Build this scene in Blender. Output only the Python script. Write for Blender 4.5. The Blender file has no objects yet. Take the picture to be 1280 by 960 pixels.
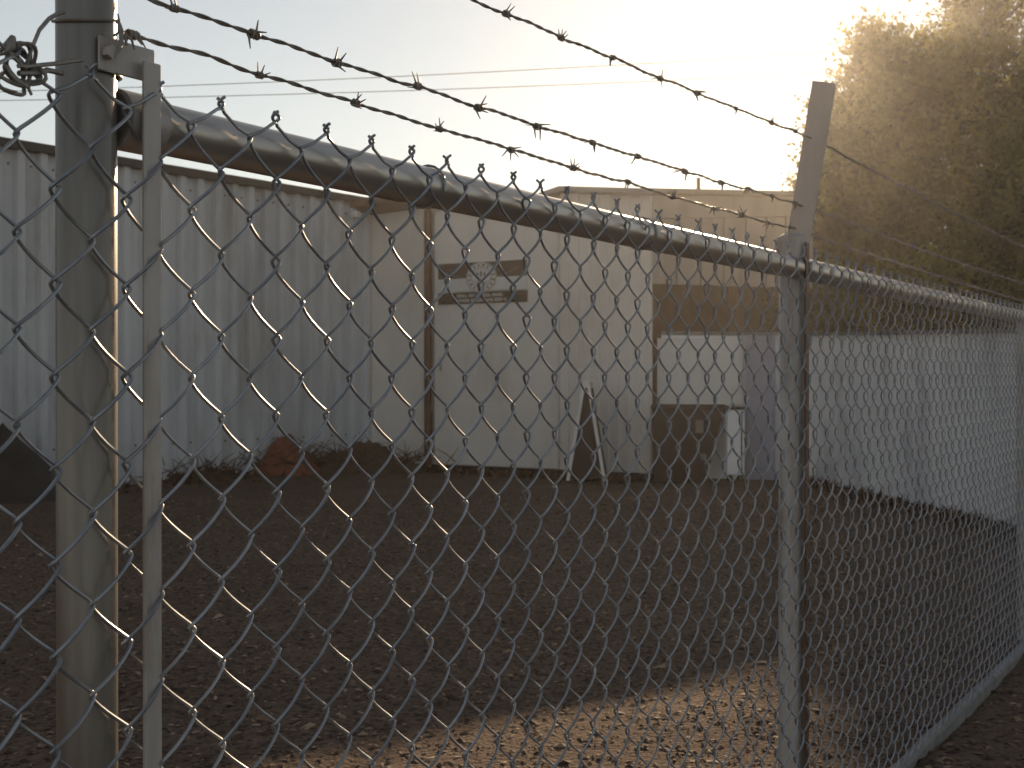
import bpy, math, random
import numpy as np
from mathutils import Vector, Matrix, noise

random.seed(7)
rng = np.random.default_rng(11)
R = math.radians
scene = bpy.context.scene
col = scene.collection

# ------------------------------------------------------------------ camera
F = 1650.0            # focal length in pixels of the 1280-wide photograph
CAMH = 0.95           # eye height; horizon at photo row 472
cam_d = bpy.data.cameras.new('camera')
cam = bpy.data.objects.new('camera', cam_d)
col.objects.link(cam)
cam.location = (0, 0, CAMH)
cam.rotation_euler = (R(90) - math.atan(8 / F), 0, 0)
cam_d.sensor_width = 36
cam_d.lens = F / 1280 * 36
cam_d.clip_start = 0.05
cam_d.clip_end = 2000
cam_d.dof.use_dof = True
cam_d.dof.focus_distance = 1.5
cam_d.dof.aperture_fstop = 20
scene.camera = cam

# ------------------------------------------------------------------ light
SUN_AZ = math.atan2(0.218, 1.0)      # to the right of the view axis (+Y)
SUN_EL = math.atan(0.279)
world = bpy.data.worlds.new('World')
scene.world = world
world.use_nodes = True
wn = world.node_tree
wn.nodes.clear()
sky = wn.nodes.new('ShaderNodeTexSky')
sky.sky_type = 'NISHITA'
sky.sun_disc = False
sky.sun_elevation = SUN_EL
sky.sun_rotation = SUN_AZ
sky.altitude = 50
sky.air_density = 1.2
sky.dust_density = 0.0
sky.ozone_density = 0.5
bg = wn.nodes.new('ShaderNodeBackground')
bg.inputs['Strength'].default_value = 0.085
wo = wn.nodes.new('ShaderNodeOutputWorld')
hsv = wn.nodes.new('ShaderNodeHueSaturation')     # thin high cloud: the whole sky is paler than clear air
hsv.inputs['Saturation'].default_value = 0.4
wn.links.new(sky.outputs[0], hsv.inputs['Color'])
wn.links.new(hsv.outputs[0], bg.inputs[0])
wn.links.new(bg.outputs[0], wo.inputs[0])

sun_d = bpy.data.lights.new('sun', 'SUN')
sun_d.energy = 5.0
sun_d.angle = R(0.53)
sun_d.color = (1.0, 0.72, 0.45)
sun = bpy.data.objects.new('sun', sun_d)
col.objects.link(sun)
sun.location = (8, 30, 12)
sdir = Vector((math.sin(SUN_AZ) * math.cos(SUN_EL), math.cos(SUN_AZ) * math.cos(SUN_EL), math.sin(SUN_EL)))
sun.rotation_euler = sdir.to_track_quat('Z', 'Y').to_euler()

vs = scene.view_settings
vs.view_transform = 'Standard'
vs.look = 'None'
vs.exposure = 0.28
vs.gamma = 1
vs.use_curve_mapping = False
cy = scene.cycles
cy.use_denoising = True
cy.max_bounces = 7
cy.diffuse_bounces = 4
cy.glossy_bounces = 3
cy.transmission_bounces = 3
cy.transparent_max_bounces = 6
cy.volume_bounces = 0
cy.caustics_reflective = False
cy.caustics_refractive = False
cy.sample_clamp_indirect = 4.0

# ------------------------------------------------------------------ helpers
def gp(x, y):
    """photo pixel -> point on the ground"""
    d = CAMH * F / (y - 472.0)
    return Vector(((x - 640) / F * d, d, 0))

def at(x, y, d):
    return Vector(((x - 640) / F * d, d, CAMH - (y - 472) / F * d))

class MB:
    def __init__(self):
        self.v = []; self.f = []
    def add(self, vs_, fs_):
        n = len(self.v)
        self.v += [tuple(p) for p in vs_]
        self.f += [tuple(i + n for i in f) for f in fs_]
        return self
    def box(self, lo, hi):
        x0, y0, z0 = lo; x1, y1, z1 = hi
        return self.add([(x0,y0,z0),(x1,y0,z0),(x1,y1,z0),(x0,y1,z0),(x0,y0,z1),(x1,y0,z1),(x1,y1,z1),(x0,y1,z1)],
                 [(0,3,2,1),(4,5,6,7),(0,1,5,4),(1,2,6,5),(2,3,7,6),(3,0,4,7)])
    def bbox(self, lo, hi, b=0.004):
        """box with chamfered edges"""
        lo = Vector(lo); hi = Vector(hi); c = (lo + hi) / 2; h = (hi - lo) / 2
        b = min(b, min(h) * 0.8)
        pts = []; idx = {}
        for sx in (-1, 1):
            for sy in (-1, 1):
                for sz in (-1, 1):
                    for ax in range(3):
                        p = [sx * (h.x - b), sy * (h.y - b), sz * (h.z - b)]
                        p[ax] = (sx, sy, sz)[ax] * h[ax]
                        idx[(sx, sy, sz, ax)] = len(pts)
                        pts.append(c + Vector(p))
        fs = []
        for ax in range(3):
            o = [a for a in range(3) if a != ax]
            for s in (-1, 1):
                q = []
                for (a, b2) in ((-1,-1),(1,-1),(1,1),(-1,1)):
                    k = [0,0,0]; k[ax] = s; k[o[0]] = a; k[o[1]] = b2
                    q.append(idx[(*k, ax)])
                fs.append(q)
        for ax in range(3):            # edges parallel to ax
            o = [a for a in range(3) if a != ax]
            for a in (-1, 1):
                for b2 in (-1, 1):
                    k0 = [0,0,0]; k0[o[0]] = a; k0[o[1]] = b2; k1 = list(k0)
                    k0[ax] = -1; k1[ax] = 1
                    fs.append([idx[(*k0, o[0])], idx[(*k1, o[0])], idx[(*k1, o[1])], idx[(*k0, o[1])]])
        for sx in (-1, 1):
            for sy in (-1, 1):
                for sz in (-1, 1):
                    fs.append([idx[(sx, sy, sz, a)] for a in range(3)])
        return self.add(pts, fs)
    def tube(self, pts, r, n=8, cap=True):
        pts = [Vector(p) for p in pts]
        m = len(pts)
        rr = r if hasattr(r, '__len__') else [r] * m
        t0 = (pts[1] - pts[0]).normalized()
        up = Vector((0, 0, 1)) if abs(t0.z) < 0.9 else Vector((1, 0, 0))
        nrm = (up - t0 * up.dot(t0)).normalized()
        vs_ = []; fs_ = []
        for i in range(m):
            a = pts[max(i - 1, 0)]; b = pts[min(i + 1, m - 1)]
            t = (b - a).normalized()
            nrm = (nrm - t * nrm.dot(t)).normalized()
            bi = t.cross(nrm)
            for k in range(n):
                an = 2 * math.pi * k / n
                vs_.append(pts[i] + (nrm * math.cos(an) + bi * math.sin(an)) * rr[i])
        for i in range(m - 1):
            for k in range(n):
                k2 = (k + 1) % n
                fs_.append((i * n + k, i * n + k2, (i + 1) * n + k2, (i + 1) * n + k))
        if cap:
            fs_.append(tuple(range(n))[::-1]); fs_.append(tuple((m - 1) * n + k for k in range(n)))
        return self.add(vs_, fs_)
    def lathe(self, prof, n=32, c=(0, 0)):
        vs_ = []; fs_ = []
        for (r, z) in prof:
            for k in range(n):
                a = 2 * math.pi * k / n
                vs_.append((c[0] + r * math.cos(a), c[1] + r * math.sin(a), z))
        for i in range(len(prof) - 1):
            for k in range(n):
                k2 = (k + 1) % n
                fs_.append((i * n + k, i * n + k2, (i + 1) * n + k2, (i + 1) * n + k))
        fs_.append(tuple(range(n))[::-1]); fs_.append(tuple((len(prof) - 1) * n + k for k in range(n)))
        return self.add(vs_, fs_)
    def mesh(self, name, mat, smooth=False):
        me = bpy.data.meshes.new(name)
        me.from_pydata(self.v, [], self.f)
        me.materials.append(mat)
        if smooth:
            me.shade_smooth()
            try: me.set_sharp_from_angle(angle=R(50))
            except Exception: pass
        me.update()
        return me
    def build(self, name, mat, parent=None, smooth=False):
        return link(name, self.mesh(name, mat, smooth), parent)

def link(name, data, parent=None):
    o = bpy.data.objects.new(name, data)
    col.objects.link(o)
    o.parent = parent
    return o

def tag(o, label=None, cat=None, group=None, kind=None):
    if label: o['label'] = label
    if cat: o['category'] = cat
    if group: o['group'] = group
    if kind: o['kind'] = kind
    return o

def empty(name, loc, rz=0.0):
    o = bpy.data.objects.new(name, None)
    o.empty_display_size = 0.2
    col.objects.link(o)
    o.location = loc
    o.rotation_euler = (0, 0, rz)
    return o

# ------------------------------------------------------------------ materials
def mat_new(name):
    m = bpy.data.materials.new(name)
    m.use_nodes = True
    nt = m.node_tree
    b = nt.nodes['Principled BSDF']
    return m, nt, b

def mottled(name, c1, c2, scale=8, rough=0.6, metal=0.0, stretch=(1, 1, 1), bump=0.0, bscale=None, c3=None,
            spec=0.4, detail=6, lo=0.35, hi=0.65, rand=0.0, rvar=0.1, lo3=0.55, hi3=0.7, scale3=None):
    m, nt, b = mat_new(name)
    N = nt.nodes.new; L = nt.links.new
    tc = N('ShaderNodeTexCoord'); mp = N('ShaderNodeMapping')
    mp.inputs['Scale'].default_value = stretch
    L(tc.outputs['Object'], mp.inputs[0])
    vec = mp.outputs[0]
    if rand:
        oi = N('ShaderNodeObjectInfo')
        ad = N('ShaderNodeVectorMath'); ad.operation = 'MULTIPLY_ADD'
        cx = N('ShaderNodeCombineXYZ')
        L(oi.outputs['Random'], cx.inputs[0]); L(oi.outputs['Random'], cx.inputs[1]); L(oi.outputs['Random'], cx.inputs[2])
        L(cx.outputs[0], ad.inputs[0]); ad.inputs[1].default_value = (37, 53, 71)
        L(vec, ad.inputs[2]); vec = ad.outputs[0]
    nz = N('ShaderNodeTexNoise'); nz.inputs['Scale'].default_value = scale; nz.inputs['Detail'].default_value = detail
    nz.inputs['Roughness'].default_value = 0.62
    L(vec, nz.inputs['Vector'])
    rp = N('ShaderNodeMapRange'); rp.inputs[1].default_value = lo; rp.inputs[2].default_value = hi
    L(nz.outputs[0], rp.inputs[0])
    mx = N('ShaderNodeMix'); mx.data_type = 'RGBA'
    mx.inputs[6].default_value = (*c1, 1); mx.inputs[7].default_value = (*c2, 1)
    L(rp.outputs[0], mx.inputs[0])
    out = mx.outputs[2]
    if c3:
        n3 = N('ShaderNodeTexNoise'); n3.inputs['Scale'].default_value = scale3 or scale * 0.37; n3.inputs['Detail'].default_value = 8
        n3.inputs['Roughness'].default_value = 0.7
        L(vec, n3.inputs['Vector'])
        r3 = N('ShaderNodeMapRange'); r3.inputs[1].default_value = lo3; r3.inputs[2].default_value = hi3
        L(n3.outputs[0], r3.inputs[0])
        m3 = N('ShaderNodeMix'); m3.data_type = 'RGBA'
        L(r3.outputs[0], m3.inputs[0]); L(out, m3.inputs[6]); m3.inputs[7].default_value = (*c3, 1)
        out = m3.outputs[2]
    if rand:
        hs = N('ShaderNodeHueSaturation')
        mr = N('ShaderNodeMapRange'); mr.inputs[3].default_value = 1 - rand; mr.inputs[4].default_value = 1 + rand
        L(oi.outputs['Random'], mr.inputs[0]); L(mr.outputs[0], hs.inputs['Value']); L(out, hs.inputs['Color'])
        out = hs.outputs[0]
    L(out, b.inputs['Base Color'])
    rr = N('ShaderNodeMapRange'); rr.inputs[3].default_value = max(rough - rvar, 0.05); rr.inputs[4].default_value = min(rough + rvar, 1)
    L(nz.outputs[0], rr.inputs[0]); L(rr.outputs[0], b.inputs['Roughness'])
    b.inputs['Metallic'].default_value = metal
    b.inputs['Specular IOR Level'].default_value = spec
    if bump:
        nb = N('ShaderNodeTexNoise'); nb.inputs['Scale'].default_value = bscale or scale * 4; nb.inputs['Detail'].default_value = 6
        L(vec, nb.inputs['Vector'])
        bp = N('ShaderNodeBump'); bp.inputs['Strength'].default_value = bump; bp.inputs['Distance'].default_value = 0.01
        L(nb.outputs[0], bp.inputs['Height']); L(bp.outputs[0], b.inputs['Normal'])
    return m

M = {}
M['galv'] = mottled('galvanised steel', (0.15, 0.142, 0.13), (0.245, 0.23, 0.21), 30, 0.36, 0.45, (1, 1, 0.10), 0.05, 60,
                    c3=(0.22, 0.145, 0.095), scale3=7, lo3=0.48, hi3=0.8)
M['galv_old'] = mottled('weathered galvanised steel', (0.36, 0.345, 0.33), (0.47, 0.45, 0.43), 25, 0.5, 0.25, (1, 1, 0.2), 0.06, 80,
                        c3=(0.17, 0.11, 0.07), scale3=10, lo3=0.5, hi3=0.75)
M['arm'] = mottled('weathered glare-paled arm steel', (0.44, 0.38, 0.34), (0.54, 0.48, 0.44), 18, 0.5, 0.2, (1, 1, .2), 0.05, 60, c3=(0.28, 0.18, 0.13), scale3=8)  # sun glare put into the pale pinkish base; darker blotches are rust
M['rail'] = mottled('galvanised rail steel', (0.36, 0.34, 0.32), (0.48, 0.46, 0.43), 25, 0.36, 0.8, (0.1, 1, 1), 0.04, 70,
                    c3=(0.26, 0.19, 0.13), scale3=8, lo3=0.52, hi3=0.8)
M['wire'] = mottled('zinc coated wire', (0.25, 0.275, 0.31), (0.35, 0.365, 0.39), 60, 0.44, 0.7, rand=0.12)
M['barb'] = mottled('aged barbed wire', (0.20, 0.185, 0.165), (0.31, 0.285, 0.255), 60, 0.5, 0.45, c3=(0.15, 0.095, 0.06), scale3=25)
M['white_steel'] = mottled('white painted steel sheet', (0.50, 0.515, 0.535), (0.59, 0.60, 0.615), 2.2, 0.45, 0, (1, 1, 0.25), 0.03, 40,
                           c3=(0.38, 0.375, 0.36), scale3=1.8, lo3=0.48, hi3=0.68, rand=0.07)
M['tan'] = mottled('cream painted wall', (0.60, 0.56, 0.52), (0.68, 0.64, 0.60), 1.6, 0.6, 0, (1, 1, 0.4), 0.06, 60,
                   c3=(0.49, 0.445, 0.40), scale3=1.0, rand=0.03)
M['white_wall'] = mottled('whitewashed wall', (0.74, 0.735, 0.75), (0.82, 0.815, 0.82), 1.3, 0.7, 0, (1, 1, 0.5), 0.08, 30,
                          c3=(0.46, 0.47, 0.49), scale3=0.8)
M['fascia'] = mottled('dark roof trim', (0.025, 0.022, 0.02), (0.05, 0.045, 0.04), 5, 0.55, c3=(0.2, 0.18, 0.16), scale3=6, lo3=0.62, hi3=0.7)
M['roof'] = mottled('roof sheet', (0.22, 0.2, 0.185), (0.3, 0.28, 0.26), 2, 0.5)
M['brown'] = mottled('brown painted steel', (0.10, 0.05, 0.03), (0.15, 0.08, 0.05), 8, 0.5, c3=(0.06, 0.03, 0.02))
M['brown_grey'] = mottled('weathered trim', (0.24, 0.2, 0.17), (0.32, 0.28, 0.24), 6, 0.6)
M['shed'] = mottled('shed siding', (0.34, 0.30, 0.27), (0.42, 0.38, 0.34), 2, 0.6, 0, (1, 1, .3), rand=0.05, c3=(0.25, 0.2, 0.17))
M['shed_in'] = mottled('shed timber', (0.12, 0.06, 0.04), (0.18, 0.1, 0.065), 5, 0.7)
M['darkbrown'] = mottled('dark brown', (0.024, 0.012, 0.008), (0.042, 0.022, 0.014), 6, 0.6)
M['sign_white'] = mottled('sign board white', (0.56, 0.55, 0.53), (0.62, 0.61, 0.59), 4, 0.5)
M['sign_dark'] = mottled('sign dark print', (0.03, 0.018, 0.012), (0.05, 0.03, 0.02), 12, 0.5)
M['sign_mid'] = mottled('sign grey print', (0.16, 0.14, 0.12), (0.22, 0.2, 0.17), 14, 0.5)
M['slate'] = mottled('blue grey paint', (0.22, 0.235, 0.31), (0.28, 0.29, 0.37), 4, 0.55, c3=(0.2, 0.18, 0.2))
M['concrete'] = mottled('old concrete', (0.14, 0.14, 0.14), (0.22, 0.22, 0.215), 18, 0.85, bump=0.5, bscale=80, c3=(0.11, 0.1, 0.085), scale3=5)
M['tarp'] = mottled('dark tarpaulin', (0.018, 0.013, 0.01), (0.035, 0.026, 0.02), 5, 0.55, bump=0.3, bscale=14)
M['mulch_red'] = mottled('red brown brush', (0.17, 0.055, 0.03), (0.23, 0.09, 0.05), 25, 0.9, bump=0.8, bscale=60, c3=(0.05, 0.03, 0.02))
M['mulch'] = mottled('dead leaves', (0.055, 0.035, 0.022), (0.10, 0.065, 0.04), 25, 0.9, bump=0.8, bscale=60)
M['bark'] = mottled('bark', (0.06, 0.045, 0.033), (0.11, 0.085, 0.06), 14, 0.9, 0, (1, 1, .2), 0.6, 30)
M['cable'] = mottled('cable', (0.05, 0.05, 0.05), (0.08, 0.08, 0.08), 5, 0.6)
M['edge_white'] = mottled('white plastic edge', (0.62, 0.6, 0.58), (0.7, 0.68, 0.66), 8, 0.45)

def island_mat(name, ca, cb, rough=0.8, transl=0.0, tcol=None):
    m, nt, b = mat_new(name)
    N = nt.nodes.new; L = nt.links.new
    g = N('ShaderNodeNewGeometry')
    mx = N('ShaderNodeMix'); mx.data_type = 'RGBA'
    mx.inputs[6].default_value = (*ca, 1); mx.inputs[7].default_value = (*cb, 1)
    L(g.outputs['Random Per Island'], mx.inputs[0])
    cout = mx.outputs[2]
    if transl:
        tc = N('ShaderNodeTexCoord'); nz = N('ShaderNodeTexNoise'); nz.inputs['Scale'].default_value = 1.7; nz.inputs['Detail'].default_value = 3
        L(tc.outputs['Object'], nz.inputs['Vector'])
        mr = N('ShaderNodeMapRange'); mr.inputs[1].default_value = 0.35; mr.inputs[2].default_value = 0.68
        mr.inputs[3].default_value = 0.35; mr.inputs[4].default_value = 1.8
        L(nz.outputs[0], mr.inputs[0])
        hs = N('ShaderNodeHueSaturation'); L(mr.outputs[0], hs.inputs['Value']); L(cout, hs.inputs['Color'])
        cout = hs.outputs[0]
        h2_ = N('ShaderNodeHueSaturation'); L(mr.outputs[0], h2_.inputs['Value']); h2_.inputs['Color'].default_value = (*tcol, 1)
    L(cout, b.inputs['Base Color'])
    b.inputs['Roughness'].default_value = rough
    b.inputs['Specular IOR Level'].default_value = 0.3
    if transl:
        tr = N('ShaderNodeBsdfTranslucent'); L(h2_.outputs[0], tr.inputs[0])
        ms = N('ShaderNodeMixShader'); ms.inputs[0].default_value = transl
        o = nt.nodes['Material Output']
        L(b.outputs[0], ms.inputs[1]); L(tr.outputs[0], ms.inputs[2]); L(ms.outputs[0], o.inputs[0])
    return m

M['leaf'] = island_mat('foliage', (0.03, 0.038, 0.012), (0.085, 0.09, 0.026), 0.5, 0.5, (0.26, 0.23, 0.05))
M['leaf2'] = island_mat('yellowish foliage', (0.05, 0.058, 0.018), (0.12, 0.115, 0.03), 0.5, 0.55, (0.34, 0.29, 0.06))
M['chip'] = island_mat('wood chips and stones', (0.07, 0.046, 0.033), (0.36, 0.25, 0.17), 0.8)
_nt = M['chip'].node_tree
_rp = _nt.nodes.new('ShaderNodeValToRGB')
_rp.color_ramp.elements[0].color = (0.035, 0.022, 0.015, 1); _rp.color_ramp.elements[1].color = (0.36, 0.26, 0.175, 1)
for _p, _c in ((0.38, (0.07, 0.042, 0.028, 1)), (0.75, (0.20, 0.125, 0.08, 1))):
    _e = _rp.color_ramp.elements.new(_p); _e.color = _c
_g = [n for n in _nt.nodes if n.bl_idname == 'ShaderNodeNewGeometry'][0]
_nt.links.new(_g.outputs['Random Per Island'], _rp.inputs[0])
_nt.links.new(_rp.outputs[0], _nt.nodes['Principled BSDF'].inputs['Base Color'])
M['twig'] = island_mat('dry twigs', (0.07, 0.035, 0.022), (0.16, 0.09, 0.055), 0.85)

def ground_mat():
    m, nt, b = mat_new('packed dirt and gravel')
    N = nt.nodes.new; L = nt.links.new
    tc = N('ShaderNodeTexCoord')
    def nz(s, d, r=0.6):
        n = N('ShaderNodeTexNoise'); n.inputs['Scale'].default_value = s; n.inputs['Detail'].default_value = d
        n.inputs['Roughness'].default_value = r
        L(tc.outputs['Object'], n.inputs['Vector']); return n
    a = nz(1.1, 6); c = nz(28, 8, 0.75)
    vo = N('ShaderNodeTexVoronoi'); vo.inputs['Scale'].default_value = 70
    L(tc.outputs['Object'], vo.inputs['Vector'])
    r1 = N('ShaderNodeMapRange'); r1.inputs[1].default_value = 0.38; r1.inputs[2].default_value = 0.66
    L(a.outputs[0], r1.inputs[0])
    m1 = N('ShaderNodeMix'); m1.data_type = 'RGBA'
    m1.inputs[6].default_value = (0.10, 0.068, 0.05, 1); m1.inputs[7].default_value = (0.155, 0.105, 0.077, 1)
    L(r1.outputs[0], m1.inputs[0])
    r2 = N('ShaderNodeMapRange'); r2.inputs[1].default_value = 0.4; r2.inputs[2].default_value = 0.7
    L(c.outputs[0], r2.inputs[0])
    m2 = N('ShaderNodeMix'); m2.data_type = 'RGBA'
    L(r2.outputs[0], m2.inputs[0]); L(m1.outputs[2], m2.inputs[6]); m2.inputs[7].default_value = (0.21, 0.142, 0.104, 1)
    sp = N('ShaderNodeSeparateColor'); L(vo.outputs['Color'], sp.inputs[0])
    r3 = N('ShaderNodeMapRange'); r3.inputs[1].default_value = 0.8; r3.inputs[2].default_value = 0.95
    L(sp.outputs[0], r3.inputs[0])
    m3 = N('ShaderNodeMix'); m3.data_type = 'RGBA'
    L(r3.outputs[0], m3.inputs[0]); L(m2.outputs[2], m3.inputs[6]); m3.inputs[7].default_value = (0.045, 0.033, 0.025, 1)
    L(m3.outputs[2], b.inputs['Base Color'])
    b.inputs['Roughness'].default_value = 0.95
    b.inputs['Specular IOR Level'].default_value = 0.15
    ad = N('ShaderNodeMath'); ad.operation = 'MULTIPLY_ADD'; ad.inputs[1].default_value = 0.6
    L(vo.outputs['Distance'], ad.inputs[0]); L(c.outputs[0], ad.inputs[2])
    bp = N('ShaderNodeBump'); bp.inputs['Strength'].default_value = 0.9; bp.inputs['Distance'].default_value = 0.02
    L(ad.outputs[0], bp.inputs['Height']); L(bp.outputs[0], b.inputs['Normal'])
    return m
M['ground'] = ground_mat()

# ------------------------------------------------------------------ ground
def gz(x, y):
    r = math.hypot(x, y - 6)
    k = max(0.0, 1 - max(0.0, r - 9) / 8)
    return k * (0.03 * (noise.noise(Vector((x * 0.5, y * 0.5, 0)))) + 0.014 * noise.noise(Vector((x * 2.3, y * 2.3, 4)))) - 0.012

def lines(lo, hi, step, far):
    a = list(np.arange(lo, hi + 1e-6, step)); s = step
    x = hi; left = lo
    while x < far:
        s *= 1.45; x = min(x + s, far); left = max(left - s, -far)
        a.append(x); a.insert(0, left)
    return a
xs = lines(-5, 5, 0.14, 95); ys = lines(0, 14, 0.14, 95)
gv = [(x, y, gz(x, y)) for y in ys for x in xs]
nx = len(xs)
gf = [(j * nx + i, j * nx + i + 1, (j + 1) * nx + i + 1, (j + 1) * nx + i) for j in range(len(ys) - 1) for i in range(nx - 1)]
g = MB().add(gv, gf).build('ground', M['ground'], smooth=True)
tag(g, kind='structure')

# ------------------------------------------------------------------ left corrugated building
B0 = Vector((-1.55, 14.2, 0))
d1 = Vector((0.58, 0.8146, 0)).normalized()
L1 = 10.92
S0 = B0 - d1 * L1
b1 = empty('corrugated_building', S0, math.atan2(d1.y, d1.x))
tag(b1, 'long building clad in white corrugated steel sheets with a dark roof edge', 'building')
H1 = 2.80
def rib_sheet(width, pitch, h, depth, z0=0.0, top=None):
    prof = [(0, 0), (0.55, 0), (0.61, -1), (0.92, -1), (0.98, 0)]
    n = round(width / pitch)
    pts = []
    for k in range(n):
        for (a, b_) in prof:
            pts.append(((k + a) * pitch, b_ * depth))
    pts.append((width, 0))
    tp = top or (lambda x: h)
    v = [(x, y, z0) for x, y in pts] + [(x, y, tp(x)) for x, y in pts]
    v += [(x, y + 0.004, z0) for x, y in pts] + [(x, y + 0.004, tp(x)) for x, y in pts]
    n_ = len(pts)
    f = [(i, i + 1, n_ + i + 1, n_ + i) for i in range(n_ - 1)]
    f += [(2 * n_ + i + 1, 2 * n_ + i, 3 * n_ + i, 3 * n_ + i + 1) for i in range(n_ - 1)]
    return MB().add(v, f)
sheet = rib_sheet(0.84, 0.21, H1, 0.052, 0.03).mesh('wall_sheet', M['white_steel'])
for k in range(13):
    o = link('wall_sheet', sheet, b1)
    o.location = (k * 0.84, (k % 2) * 0.0025, random.uniform(-0.006, 0.0))
MB().box((-0.02, 0.03, 0), (L1 - 0.03, 4.2, H1 - 0.02)).build('wall_core', M['white_steel'], b1)
MB().bbox((-0.05, -0.085, H1 - 0.005), (L1 - 0.01, 0.028, H1 + 0.07), 0.006).build('roof_trim', M['fascia'], b1)
MB().add([(-0.05, 0.03, H1), (L1, 0.03, H1), (L1, 4.4, H1 - 0.02), (-0.05, 4.4, H1 - 0.02),
          (-0.05, 0.03, H1 + 0.055), (L1, 0.03, H1 + 0.055), (L1, 4.4, H1 + 0.04), (-0.05, 4.4, H1 + 0.04)],
         [(0,3,2,1),(4,5,6,7),(0,1,5,4),(1,2,6,5),(2,3,7,6),(3,0,4,7)]).build('roof', M['roof'], b1)
sc_ = MB().tube([(0, 0, 0), (0, -0.012, 0)], [0.011, 0.008], 6).mesh('screw', M['galv'])
for k in range(26):
    for z in (0.35, H1 - 0.12):
        o = link('screw', sc_, b1); o.location = (L1 - 0.16 - k * 0.21 * 1.0 + 0.02, 0.001, z)

# ------------------------------------------------------------------ cream building with the door panel
DX = Vector((1.315, 12.40, 0))
d2 = (DX - B0).normalized()
b2 = empty('storage_building', B0, math.atan2(d2.y, d2.x))
tag(b2, 'cream storage building with flat panels, brown downpipe and a ribbed right end', 'building')
L2 = (DX - B0).length
def t2(x):
    u = (x - 640) / F
    return (u * B0.y - B0.x) / (d2.x - d2.y * u)
def z2(x): return B0.y + d2.y * t2(x)
def h2(x, y): return CAMH - (y - 472) / F * z2(x)
tb, tc_ = t2(541), t2(700)
MB().bbox((0.02, 0.0, 0.04), (t2(531), 0.05, 2.74), 0.008).build('wall_panel', M['tan'], b2)
MB().bbox((t2(544), -0.02, 0.05), (tc_ - 0.012, 0.045, 2.66), 0.008).build('wall_panel', M['tan'], b2)
def gable(t):
    x660, x705 = t2(660), t2(705)
    pts = [(0, 2.80), (t2(548), 2.80), (t2(600), 2.64), (x660, 2.70), (x705, 2.79), (L2, 2.69), (9, 2.5)]
    for (a, ha), (b_, hb) in zip(pts, pts[1:]):
        if a <= t <= b_:
            return ha + (hb - ha) * (t - a) / (b_ - a)
    return 2.66
w_ = L2 - tc_
n_r = 9
o = rib_sheet(w_, w_ / n_r, 2.7, 0.018, 0.05, top=lambda x: gable(tc_ + x) - 0.03).build('ribbed_panel', M['tan'], b2)
o.location = (tc_, 0.0, 0)
# core with the gabled top, and roof
core_t = [0.0, t2(548), t2(600), t2(660), t2(705), L2 - 0.02]
cv = []
for y_, dz, sh in ((0.055, 0.0, 0.0), (2.48, -0.15, -1.69)):
    for t in core_t:
        cv += [(t + sh, y_, 0), (t + sh, y_, gable(t) - 0.035 + dz)]
n_ = len(core_t); cf = []
for s in (0, 1):
    o_ = s * 2 * n_
    for i in range(n_ - 1):
        q = (o_ + 2 * i, o_ + 2 * i + 2, o_ + 2 * i + 3, o_ + 2 * i + 1)
        cf.append(q if s == 0 else q[::-1])
cf.append((0, 1, 2 * n_ + 1, 2 * n_)); cf.append((2 * n_ - 2, 4 * n_ - 2, 4 * n_ - 1, 2 * n_ - 1))
MB().add(cv, cf).build('wall_core', M['tan'], b2)
rv = []
for y_, dz, sh in ((-0.10, 0.0, 0.0), (2.55, -0.15, -1.73)):
    for t in [-0.02] + core_t[1:-1] + [L2 + 0.05]:
        tt = min(max(t, 0), L2)
        rv += [(t + sh, y_, gable(tt) - 0.03 + dz), (t + sh, y_, gable(tt) + 0.02 + dz)]
rf = []
for i in range(n_ - 1):
    a = 2 * i; b_ = 2 * i + 2; A = a + 2 * n_; Bq = b_ + 2 * n_
    rf += [(a, b_, b_ + 1, a + 1), (a + 1, b_ + 1, Bq + 1, A + 1), (A, A + 1, Bq + 1, Bq), (a, A, Bq, b_)]
rf += [(0, 1, 2 * n_ + 1, 2 * n_), (2 * n_ - 2, 4 * n_ - 2, 4 * n_ - 1, 2 * n_ - 1)]
MB().add(rv, rf).build('roof', M['roof'], b2)
# small lean-to eave over the left strip
MB().add([(-0.04, -0.30, 2.74), (t2(545), -0.30, 2.80), (t2(545), 0.06, 2.72), (-0.04, 0.06, 2.68),
          (-0.04, -0.30, 2.82), (t2(545), -0.30, 2.88), (t2(545), 0.06, 2.93), (-0.04, 0.06, 2.87)],
         [(0,3,2,1),(4,5,6,7),(0,1,5,4),(1,2,6,5),(2,3,7,6),(3,0,4,7)]).build('eave', M['brown'], b2)
MB().bbox((tb - 0.065, -0.075, 0.03), (tb - 0.002, -0.006, 2.70), 0.01).build('downpipe', M['brown'], b2)
MB().bbox((tc_ - 0.010, -0.03, 0.05), (tc_ - 0.001, 0.04, 2.64), 0.003).build('corner_trim', M['tan'], b2)
MB().bbox((-0.075, -0.03, 0.0), (0.018, 0.40, 2.72), 0.006).build('corner_post', M['brown_grey'], b2)
fl = MB().bbox((0.05, -0.36, 2.63), (0.13, -0.28, 2.70), 0.01).build('floodlight', M['edge_white'], b2)
MB().tube([(0.09, -0.30, 2.70), (0.09, -0.29, 2.725)], 0.012, 8).build('bracket', M['galv'], fl)
MB().box((0.02, -0.004, 0.0), (L2, 0.05, 0.045)).build('base_strip', M['darkbrown'], b2)
# door leaf seam and handle on the flat panel
MB().bbox((tb + 0.10, -0.030, 1.02), (tb + 0.13, -0.02, 1.16), 0.003).build('latch', M['galv_old'], b2)

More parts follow.
